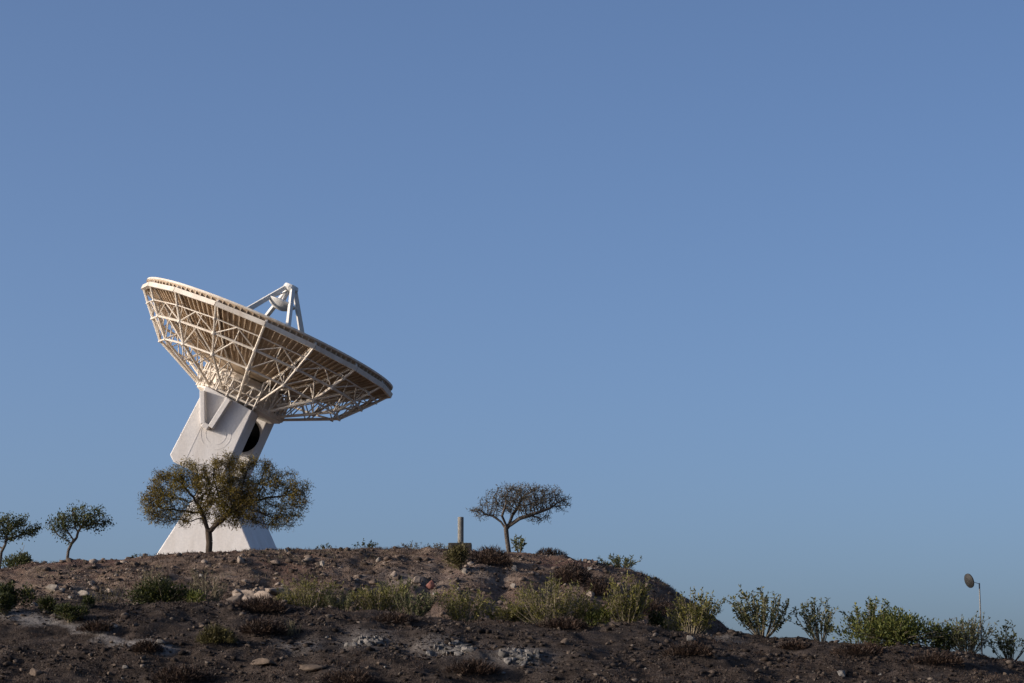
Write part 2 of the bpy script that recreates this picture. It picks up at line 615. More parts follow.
def rock_shapes(n, sub, rng, amp=0.3):
    v, f = ico(sub)
    res = []
    for _ in range(n):
        w = v.copy()
        for _k in range(11):                      # chop with random planes for facets
            d = rng.normal(size=3)
            d /= np.linalg.norm(d)
            h = rng.uniform(0.30, 0.75)
            s = w @ d
            w = w - np.outer(np.maximum(s - h, 0), d)
        w = w * (1 + amp * 0.35 * rng.normal(size=(len(w), 1)))
        w = w * np.array([rng.uniform(0.85, 1.3), rng.uniform(0.7, 1.1), rng.uniform(0.5, 0.8)])
        res.append(w)
    return res, f


SH1, F1 = rock_shapes(24, 1, RNG)
SH2, F2 = rock_shapes(16, 3, RNG, 0.12)


def scatter(name, pts, sizes, mat, label):
    Vs, Fs, n = [], [], 0
    sizes = sizes * (1 - 0.55 * np.exp(-((pts[:, 1] - 117) / 2.2)**2))     # finer stones along the skyline
    for p, s in zip(pts, sizes):
        w = SH1[RNG.integers(len(SH1))]
        t = RNG.uniform(0, 6.28)
        c, sn = math.cos(t), math.sin(t)
        q = np.stack([w[:, 0] * c - w[:, 1] * sn, w[:, 0] * sn + w[:, 1] * c, w[:, 2]], axis=1) * s
        Vs.append(q + np.array([p[0], p[1], p[2] + 0.15 * s]))
        Fs.append(F1 + n)
        n += len(w)
    o = link_mesh(name, np.concatenate(Vs), np.concatenate(Fs), mat)
    tag(o, label, 'gravel', kind='stuff')


def scatter_pts(n, y0, y1, xl=0.20, seed=0):
    rng = np.random.default_rng(seed)
    Y = rng.uniform(y0, y1, n)
    X = rng.uniform(-xl, xl, n) * Y
    keep = (fbm(X, Y, 2.2, 3, 200 + seed) + rng.uniform(-0.8, 0.8, n) > -0.15) & (track_dist(X, Y) > rng.uniform(0.0, 0.6, n))
    X, Y = X[keep], Y[keep]
    return np.stack([X, Y, H(X, Y)], axis=1), rng


pts, rg = scatter_pts(36000, 98.5, 118.5, seed=1)
scatter('gravel', pts, np.clip(0.040 * rg.pareto(2.4, len(pts)) + 0.030, 0, 0.24), M['gravel'],
        'loose brown and pale gravel strewn over the sunlit mound')
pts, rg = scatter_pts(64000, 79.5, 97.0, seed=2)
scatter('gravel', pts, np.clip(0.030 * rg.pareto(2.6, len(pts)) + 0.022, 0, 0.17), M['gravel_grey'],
        'loose dark grey gravel strewn over the front slope')


def rock(name, p, w, d, h, mat, label, cat='rock', group=None, rz=None, sink=0.25):
    s = SH2[random.randrange(len(SH2))]
    s = s / (np.abs(s).max(axis=0))
    t = random.uniform(0, 6.28) if rz is None else rz
    q = s * np.array([w / 2, d / 2, h / 2])
    c, sn = math.cos(t), math.sin(t)
    q = np.stack([q[:, 0] * c - q[:, 1] * sn, q[:, 0] * sn + q[:, 1] * c, q[:, 2]], axis=1)
    o = link_mesh(name, q, F2, mat)
    o.location = (p.x, p.y, p.z + h / 2 - sink * h)
    return tag(o, label, cat, group)


BIG = [
    (255, 598, 55, 16, 'rock_pale', 'long flat tan boulder slab at the foot of the mound right of the dark green bush'),
    (52, 591, 17, 8, 'rock_white', 'whitish stone at the mound foot left of the thin dry shrub'),
    (83, 597, 13, 7, 'rock_white', 'small whitish stone just above the roundest green tuft at left'),
    (108, 594, 11, 6, 'rock_pale', 'pale stone lying under the thin dry shrub on the left mound face'),
    (34, 606, 10, 4, 'rock_grey', 'flat grey stone beside the pale track near the left edge'),
    (241, 563, 9, 7, 'rock_pale', 'pale stone on the mound just right of the big tree trunk'),
    (286, 553, 5, 5, 'rock_white', 'small white stone on the skyline right of the antenna base'),
    (322, 566, 6, 6, 'rock_white', 'round white stone on the upper mound face below the skyline sprig'),
    (378, 562, 6, 5, 'rock_white', 'whitish stone high on the mound between two skyline sprigs'),
    (394, 578, 9, 8, 'rock_pale', 'pale angular rock in the rubble at the middle of the mound face'),
    (464, 573, 7, 6, 'rock_white', 'white stone below the bush that hides the concrete plinth'),
    (514, 571, 7, 7, 'rock_white', 'white stone standing on bare soil below the umbrella tree'),
    (513, 588, 8, 6, 'rock_white', 'white stone above the yellow green shrubs, lower of two below the umbrella tree'),
    (590, 570, 7, 4, 'rock_grey', 'grey stone near the skyline left of the low shrub on the right shoulder'),
    (590, 596, 9, 6, 'rock_pale', 'pale stone behind the two tallest yellow green shrubs'),
    (430, 589, 12, 9, 'rock_red', 'reddish rock among the rubble of the mound face'),
    (417, 584, 12, 8, 'rock_pale', 'pinkish pale rock left of the reddish rock'),
    (365, 642, 34, 12, 'rock_grey', 'pale grey outcrop in the dark gravel slope, leftmost of the three outcrops'),
    (452, 652, 50, 12, 'rock_grey', 'widest pale grey outcrop in the middle of the dark gravel slope'),
    (520, 656, 40, 10, 'rock_grey', 'pale grey outcrop in the dark gravel slope, rightmost of the three outcrops'),
    (262, 666, 30, 8, 'rock_brown', 'low brown rock at the bottom of the picture left of the flat tan rock'),
    (312, 670, 30, 8, 'rock_brown', 'flat tan rock at the bottom of the picture beside a dark hollow'),
    (160, 643, 12, 5, 'rock_grey', 'flat grey stone on the dark gravel slope at the end of the pale track'),
    (690, 640, 12, 6, 'rock_grey', 'grey stone at the foot of the shrub overlapping the right flank of the mound'),
    (565, 645, 11, 7, 'rock_brown', 'brown stone on the dark gravel slope below the tallest shrubs'),
    (842, 676, 9, 6, 'rock_grey', 'small grey stone low on the dark gravel slope under the dense shrub row'),
    (35, 675, 16, 7, 'rock_brown', 'brown stone in the bottom left corner'),
]
def outcrop(p, w, d, h, mat, label, n=16, sw=(0.10, 0.24), tilt=0.35, name='rock_outcrop'):
    Vs, Fs, m = [], [], 0
    for _ in range(n):
        a, rr = random.uniform(0, 6.283), math.sqrt(random.random())
        x, y = math.cos(a) * rr * w / 2, math.sin(a) * rr * d / 2
        q = SH2[random.randrange(len(SH2))]
        sz = np.array([w * random.uniform(*sw), d * random.uniform(*sw), h * random.uniform(.35, .8)])
        tx = random.uniform(-tilt, tilt)
        q = q * sz
        q = np.stack([q[:, 0], q[:, 1] * math.cos(tx) - q[:, 2] * math.sin(tx), q[:, 1] * math.sin(tx) + q[:, 2] * math.cos(tx)], axis=1)
        z = Hs(p.x + x, p.y + y) - p.z
        Vs.append(q + np.array([x, y, z + 0.05 * h]))
        Fs.append(F2 + m)
        m += len(q)
    o = link_mesh(name, np.concatenate(Vs), np.concatenate(Fs), mat)
    o.location = p
    return tag(o, label, 'rock')


for px, py, w, h, mk, lab in BIG:
    p = ground_at(px, py)
    k = p.y / F
    if 'outcrop' in lab:
        outcrop(p, w * k, w * k * 0.9, h * k * 0.9, M[mk], lab, 46, (0.06, 0.17), 0.5)
        continue
    if 'slab' in lab:
        outcrop(p, w * k * 0.9, w * k * 0.8, h * k * 1.15, M[mk], lab, 14, (0.16, 0.40), 0.25, 'rock_slab')
        continue
    rock('rock', p, w * k, w * k * 0.8, h * k * 1.3, M[mk], lab, rz=random.uniform(-0.3, 0.3))
for i in range(70):
    px, py = random.uniform(5, 600), random.triangular(556, 606, 592)
    p = ground_at(px, py, 97)
    if p.y < 98.5 or p.y > 117:
        continue
    s = random.uniform(0.14, 0.28)
    rock('stone', p, s, s * 0.8, s * 0.7, M[random.choice(['rock_pale', 'rock_brown', 'rock_brown', 'rock_grey'])],
         'fist to head sized stone in the rubble of the sunlit mound face', 'stone', 'stones on the mound face')
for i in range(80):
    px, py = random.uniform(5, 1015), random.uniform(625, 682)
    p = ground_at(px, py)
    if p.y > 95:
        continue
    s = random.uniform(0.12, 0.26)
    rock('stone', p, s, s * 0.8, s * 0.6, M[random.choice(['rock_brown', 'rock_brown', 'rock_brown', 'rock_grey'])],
         'stone lying loose on the dark gravel front slope', 'stone', 'stones on the front slope')


# ------------------------------------------------------------------ vegetation
def colonize(attr, chain, par0, start, step, di, dk, iters, rng, jitter=0.15, tropism=(0, 0, 0.0)):
    nodes = [np.array(c, float) for c in chain]
    par = list(par0)
    A = np.array(attr, float)
    for _ in range(iters):
        if not len(A):
            break
        N = np.array(nodes)
        D = np.linalg.norm(A[:, None, :] - N[None, start:, :], axis=2)
        j = D.argmin(axis=1)
        m = D[np.arange(len(A)), j]
        ok = m < di
        acc = {}
        for a, q in zip(A[ok], j[ok] + start):
            v = a - N[q]
            acc.setdefault(q, []).append(v / (np.linalg.norm(v) + 1e-9))
        if not acc:
            break
        new = []
        for q, vs_ in acc.items():
            d = np.mean(vs_, axis=0) + rng.normal(size=3) * jitter + np.array(tropism)
            d /= np.linalg.norm(d) + 1e-9
            nodes.append(N[q] + d * step)
            par.append(q)
            new.append(nodes[-1])
        Nn = np.array(new)
        D = np.linalg.norm(A[:, None, :] - Nn[None], axis=2).min(axis=1)
        A = A[D > dk]
    return np.array(nodes), np.array(par)


def branch_mesh(nodes, par, tip, power=2.3, rmax=None):
    n = len(nodes)
    acc = np.zeros(n)
    nch = np.zeros(n, int)
    for i in range(n - 1, 0, -1):
        if nch[i] == 0:
            acc[i] = tip**power
        acc[par[i]] += acc[i]
        nch[par[i]] += 1
    acc[acc == 0] = tip**power
    r = acc**(1 / power)
    if rmax:
        r = np.minimum(r, rmax)
    idx = np.arange(1, n)
    Vt, Ft = tubes_np(nodes[par[idx]], nodes[idx], np.minimum(r[par[idx]], r[idx] * 1.6), r[idx], 5)
    return Vt, Ft, r, nch


def lump_pts(lumps, base_px, base_py, k, n, rng, depth=0.8, hollow=0.0):
    """attractors inside ellipsoids given in picture units around the plant's base"""
    w = np.array([l[2] * l[3] for l in lumps], float)
    w /= w.sum()
    out = []
    for l, c in zip(lumps, rng.multinomial(n, w)):
        q = rng.normal(size=(c, 3))
        q /= np.linalg.norm(q, axis=1, keepdims=True)
        q *= (hollow + (1 - hollow) * rng.uniform(0, 1, (c, 1)))**(1 / 3)
        out.append(np.stack([(l[0] - base_px + q[:, 0] * l[2] * 1.08) * k, q[:, 1] * l[2] * k * depth,
                             (base_py - l[1] + 1.0 + q[:, 2] * l[3] * 1.12) * k], axis=1))
    return np.concatenate(out)


def tree(name, label, px, py, Y, lumps, chain_px, n_attr, step, dk, tip, bark, leaf, leaf_n, leaf_L, leaf_W, spread, seed,
         group=None, rcut=2.2, rmax=None, depth=0.8, up=0.3, di=2.5, limbs=(), power=2.3):
    rng = np.random.default_rng(seed)
    base = on_ground(px, Y)
    k = Y / F
    root = thing(name, label, 'tree', base - Vector((0, 0, 0.03)), group)
    t_ = base.z / base.y
    py = 341.5 - (t_ * CP - SP) / (CP + t_ * SP) * F       # the row where the trunk meets the ground
    chain_px = [(chain_px[0][0], py, chain_px[0][2])] + list(chain_px[1:])
    A = lump_pts(lumps, px, py, k, n_attr, rng, depth)
    dense, par0, start = [], [], 0
    for c_i, chn in enumerate([chain_px] + list(limbs)):
        ch = [np.array([(x - px) * k, dy, (py - y) * k]) for x, y, dy in chn]
        if c_i == 0:
            ch[0][2] -= 0.15
            dense, par0 = [ch[0]], [-1]
            last = 0
        else:                                    # a limb leaves the trunk at its nearest node
            last = int(np.argmin([np.linalg.norm(q - ch[0]) for q in dense]))
        for a, b in zip(ch[:-1], ch[1:]):
            m = max(2, int(np.linalg.norm(b - a) / step))
            for i in range(m):
                dense.append(a + (b - a) * (i + 1) / m)
                par0.append(last)
                last = len(dense) - 1
        if c_i == 0:
            start = int(len(dense) * 0.7)
    nodes, par = colonize(A, dense, par0, start, step, di, dk, 90, rng)
    Vt, Ft, r, nch = branch_mesh(nodes, par, tip, power, rmax)
    link_mesh('trunk', Vt, Ft, M[bark], root, smooth=True)
    fine = np.nonzero(r < tip * rcut)[0]
    fine = fine[fine > len(dense)]
    pick = rng.choice(fine, leaf_n)
    c = nodes[pick] + rng.normal(size=(leaf_n, 3)) * spread
    d = rng.normal(size=(leaf_n, 3)) + np.array([0, 0, up])
    Vl, Fl = leaves_np(c, d, leaf_L * rng.uniform(0.6, 1.3, leaf_n), leaf_W * rng.uniform(0.7, 1.3, leaf_n), rng)
    if isinstance(leaf, str):
        link_mesh('crown', Vl, Fl, M[leaf], root)
    return root


_r5 = np.random.default_rng(44)
crown_lumps = [(166, 492, 19, 22), (149, 505, 11, 12), (178, 478, 14, 12), (196, 486, 20, 22), (214, 480, 18, 20), (206, 502, 20, 17), (228, 490, 22, 24), (225, 510, 20, 15),
               (246, 500, 20, 22), (262, 482, 15, 13), (282, 490, 14, 14), (270, 508, 14, 14), (296, 500, 11, 12), (287, 517, 11, 9), (222, 462, 13, 9), (160, 516, 12, 10),
               (184, 517, 12, 9), (245, 520, 14, 8), (268, 468, 9, 8), (240, 470, 12, 10), (276, 521, 14, 8), (258, 516, 14, 9), (235, 497, 16, 16), (298, 508, 9, 9)]
for _ in range(34):                                   # small clusters that break up the outline
    a_ = _r5.uniform(-0.6, 3.74)
    crown_lumps.append((226 + math.cos(a_) * 79 * _r5.uniform(.75, 1.06), 497 - math.sin(a_) * 42 * _r5.uniform(.75, 1.05), _r5.uniform(4, 8), _r5.uniform(4, 7)))
tree('feathery_tree', 'broad feathery olive brown tree growing in front of the white antenna pedestal', 208, 551, 119.0,
     crown_lumps,
     [(208, 552, 0), (209, 541, 0.02), (208, 531, 0), (204, 520, 0), (200, 508, -0.1)], 1900, 0.15, 0.20, 0.0105, 'bark', 'leaf_olive', 37000, 0.16, 0.025, 0.105, 5,
     rmax=0.22, depth=0.75, di=3.0, power=2.1, limbs=[[(208, 533, 0), (216, 524, -.1), (228, 514, -.2), (242, 505, -.2)], [(222, 519, -.1), (231, 505, .3)]])
tree('umbrella_tree', 'wind shaped umbrella tree with bare twiggy crown on the mound beside the concrete pillar', 510, 548, 118.0,
     [(530, 500, 36, 10), (512, 497, 26, 10), (483, 512, 16, 6), (494, 503, 16, 8), (550, 498, 20, 10), (528, 490, 32, 6), (538, 519, 12, 4), (561, 503, 12, 8), (522, 507, 30, 6)],
     [(510, 550, 0), (507, 538, 0.0), (506, 528, 0), (512, 520, 0.05)], 1700, 0.11, 0.15, 0.0095, 'bark_grey', 'leaf_dry', 6800, 0.14, 0.022, 0.06, 12,
     rmax=0.10, depth=0.8, power=2.15, di=1.2,
     limbs=[[(506, 529, 0), (501, 521, .1), (493, 515, .2), (484, 513, .2)], [(508, 526, 0), (520, 518, -.2), (536, 513, -.3), (550, 508, -.3)],
            [(509, 524, 0), (513, 513, .3), (520, 503, .4)], [(507, 527, 0), (502, 516, -.3), (506, 504, -.4)], [(530, 515, -.25), (541, 518, -.2)]])
tree('small_tree', 'small round crowned green tree with a leaning trunk on the left skyline', 66, 557, 119.0,
     [(80, 520, 26, 10), (95, 523, 17, 9), (62, 524, 16, 9), (85, 511, 17, 6), (74, 517, 20, 9), (55, 528, 11, 6)],
     [(66, 559, 0), (68, 550, 0.0), (71, 543, 0), (76, 537, 0.05)], 300, 0.13, 0.20, 0.013, 'bark_grey', 'leaf_mid', 2900, 0.12, 0.05, 0.11, 21,
     rmax=0.085, depth=0.8)
tree('small_tree', 'small green tree cut by the left edge of the picture', 0, 561, 119.5,
     [(8, 526, 22, 10), (24, 529, 15, 9), (-8, 530, 18, 12), (2, 521, 20, 8), (33, 533, 9, 6), (15, 535, 18, 6)],
     [(-2, 562, 0), (1, 552, 0.0), (5, 544, 0)], 260, 0.13, 0.20, 0.013, 'bark_grey', 'leaf_mid', 3000, 0.12, 0.05, 0.11, 22,
     rmax=0.085, depth=0.8)


def leafy_shrub(p, w, h, leaf, stem, rng, n_stem=16, leaf_L=0.11, leaf_W=0.055, dens=26, start=0.35, twigs=3, lean=0.0, up=0.5):
    """open shrub: stems fanning from the base, leaves along the upper part"""
    segA, segB, r0, r1, lc, ld = [], [], [], [], [], []
    for i in range(n_stem):
        phi = rng.uniform(0, 6.283)
        reach = (w / 2) * math.sqrt(rng.uniform(0.03, 1.0))
        hh = h * rng.uniform(0.6, 1.0) * (1 - 0.28 * (reach / (w / 2))**2)
        end = np.array([math.cos(phi) * reach + lean * w, math.sin(phi) * reach * 0.8, hh])
        b = np.array([math.cos(phi) * 0.06 * w, math.sin(phi) * 0.06 * w, -0.04])
        ctrlp = b + (end - b) * np.array([0.62, 0.62, 0.40]) + rng.normal(size=3) * 0.03 * w
        ts = np.linspace(0, 1, 8)
        pl = [(1 - t)**2 * b + 2 * t * (1 - t) * ctrlp + t * t * end for t in ts]
        lines = [(pl, 0.016 * (h / 1.5) + 0.004)]
        for _ in range(twigs):
            q = rng.integers(2, 7)
            d = (pl[q] - pl[q - 1])
            d = d / np.linalg.norm(d) + rng.normal(size=3) * 0.55
            d[2] = abs(d[2]) + 0.25
            d /= np.linalg.norm(d)
            L = h * rng.uniform(0.16, 0.34)
            lines.append(([pl[q] + d * L * s + np.array([0, 0, 0.12 * L * s * s]) for s in np.linspace(0, 1, 4)], 0.007 * (h / 1.5) + 0.002))
        for j, (ln, rr) in enumerate(lines):
            m = len(ln)
            for s in range(m - 1):
                segA.append(ln[s]); segB.append(ln[s + 1])
                r0.append(rr * (1 - 0.75 * s / (m - 1))); r1.append(rr * (1 - 0.75 * (s + 1) / (m - 1)))
            n = dens if j == 0 else dens // 2
            for _ in range(n):
                t = rng.uniform(start if j == 0 else 0.1, 1.0)**0.8 * (m - 1)
                s = min(int(t), m - 2)
                q = ln[s] + (ln[s + 1] - ln[s]) * (t - s)
                d = (ln[s + 1] - ln[s])
                d = d / (np.linalg.norm(d) + 1e-9)
                lc.append(q)
                ld.append(d * up + rng.normal(size=3) * 0.75)
    Vt, Ft = tubes_np(segA, segB, r0, r1, 4)
    link_mesh('stems', Vt, Ft, M[stem], p)
    n = len(lc)
    Vl, Fl = leaves_np(np.array(lc), np.array(ld), leaf_L * rng.uniform(0.6, 1.25, n), leaf_W * rng.uniform(0.7, 1.25, n), rng)
    link_mesh('foliage', Vl, Fl, M[leaf], p)


def dense_bush(p, w, h, leaf, stem, rng, n=1500, leaf_L=0.10, leaf_W=0.04, lumps=7, low=0.35):
    lc, ld = [], []
    segA, segB = [], []
    for i in range(lumps):
        phi = rng.uniform(0, 6.283)
        rr = rng.uniform(0.0, 0.36) * w
        c = np.array([math.cos(phi) * rr * 1.25, math.sin(phi) * rr * 0.8, h * rng.uniform(low, 0.62)])
        R3 = np.array([w * rng.uniform(0.14, 0.24), w * rng.uniform(0.14, 0.22), h * rng.uniform(0.30, 0.42)])
        q = rng.normal(size=(n // lumps, 3))
        q /= np.linalg.norm(q, axis=1, keepdims=True)
        q *= rng.uniform(0.35, 1.08, (len(q), 1))
        lc.append(np.maximum(c + q * R3, np.array([-1e9, -1e9, 0.0])))
        ld.append(q * 0.8 + np.array([0, 0, 0.7]) + rng.normal(size=q.shape) * 0.5)
        for _ in range(6):
            a = np.array([0.006 * rng.normal(), 0.006 * rng.normal(), -0.04])
            b = c + rng.normal(size=3) * R3 * 0.5
            mdl = (a + b) / 2 + np.array([0, 0, 0.1 * h])
            segA += [a, mdl]
            segB += [mdl, b]
    Vt, Ft = tubes_np(segA, segB, 0.012, 0.007, 4)
    link_mesh('stems', Vt, Ft, M[stem], p)
    c, d = np.concatenate(lc), np.concatenate(ld)
    Vl, Fl = leaves_np(c, d, leaf_L * rng.uniform(0.6, 1.25, len(c)), leaf_W * rng.uniform(0.7, 1.25, len(c)), rng)
    link_mesh('foliage', Vl, Fl, M[leaf], p)


def twig_cloud(w, h, rng, n=700, L=0.18, W=0.019, flat=1.0):
    n = int(n * 1.9)
    """dome of fine dry twigs radiating from the ground"""
    phi = rng.uniform(0, 6.283, n)
    rr = np.sqrt(rng.uniform(0, 1, n))
    lump = 1 + 0.25 * np.sin(phi * 3 + rng.uniform(0, 6)) + 0.15 * np.sin(phi * 7 + rng.uniform(0, 6))
    base = np.stack([np.cos(phi) * rr * w * 0.42 * lump, np.sin(phi) * rr * w * 0.30 * lump, np.zeros(n)], axis=1)
    top = h * np.sqrt(np.clip(1 - rr**2, 0.02, 1)) * rng.uniform(0.0, 0.85, n)
    base[:, 2] = top - 0.03
    d = np.stack([np.cos(phi) * rr * 0.9, np.sin(phi) * rr * 0.9, np.full(n, 0.8)], axis=1) + rng.normal(size=(n, 3)) * 0.55
    return leaves_np(base, d, L * rng.uniform(0.5, 1.4, n), W * rng.uniform(0.7, 1.4, n), rng)


def plant(kind, name, label, px, py, w, h, Y=None, group=None, seed=0, **kw):
    rng = np.random.default_rng(1000 + seed)
    p = ground_at(px, py) if Y is None else on_ground(px, Y)
    k = p.y / F
    w, h = w * k, h * k
    if kind == 'twig' or kind == 'grass':
        leaf = kw.pop('leaf', 'scrub_brown')
        if kind == 'twig':
            Vl, Fl = twig_cloud(w, h, rng, **kw)
        else:
            n = kw.get('n', 260)
            b = np.stack([rng.normal(size=n) * w * 0.22, rng.normal(size=n) * w * 0.15, np.full(n, -0.03)], axis=1)
            d = np.stack([rng.normal(size=n) * 0.28, rng.normal(size=n) * 0.28, np.ones(n)], axis=1)
            Vl, Fl = leaves_np(b, d, h * rng.uniform(0.4, 1.1, n), kw.get('W', 0.02), rng)
        o = link_mesh(name, Vl, Fl, M[leaf])
        o.location = p
        return tag(o, label, kw.get('cat', 'shrub' if kind == 'twig' else 'grass tuft'), group)
    root = thing(name, label, 'shrub', p, group)
    leaf, stem = kw.pop('leaf', 'leaf_grey'), kw.pop('stem', 'stem_pale')
    if kind == 'open':
        leafy_shrub(root, w, h, leaf, stem, rng, **kw)
    else:
        dense_bush(root, w, h, leaf, stem, rng, **kw)
    return root


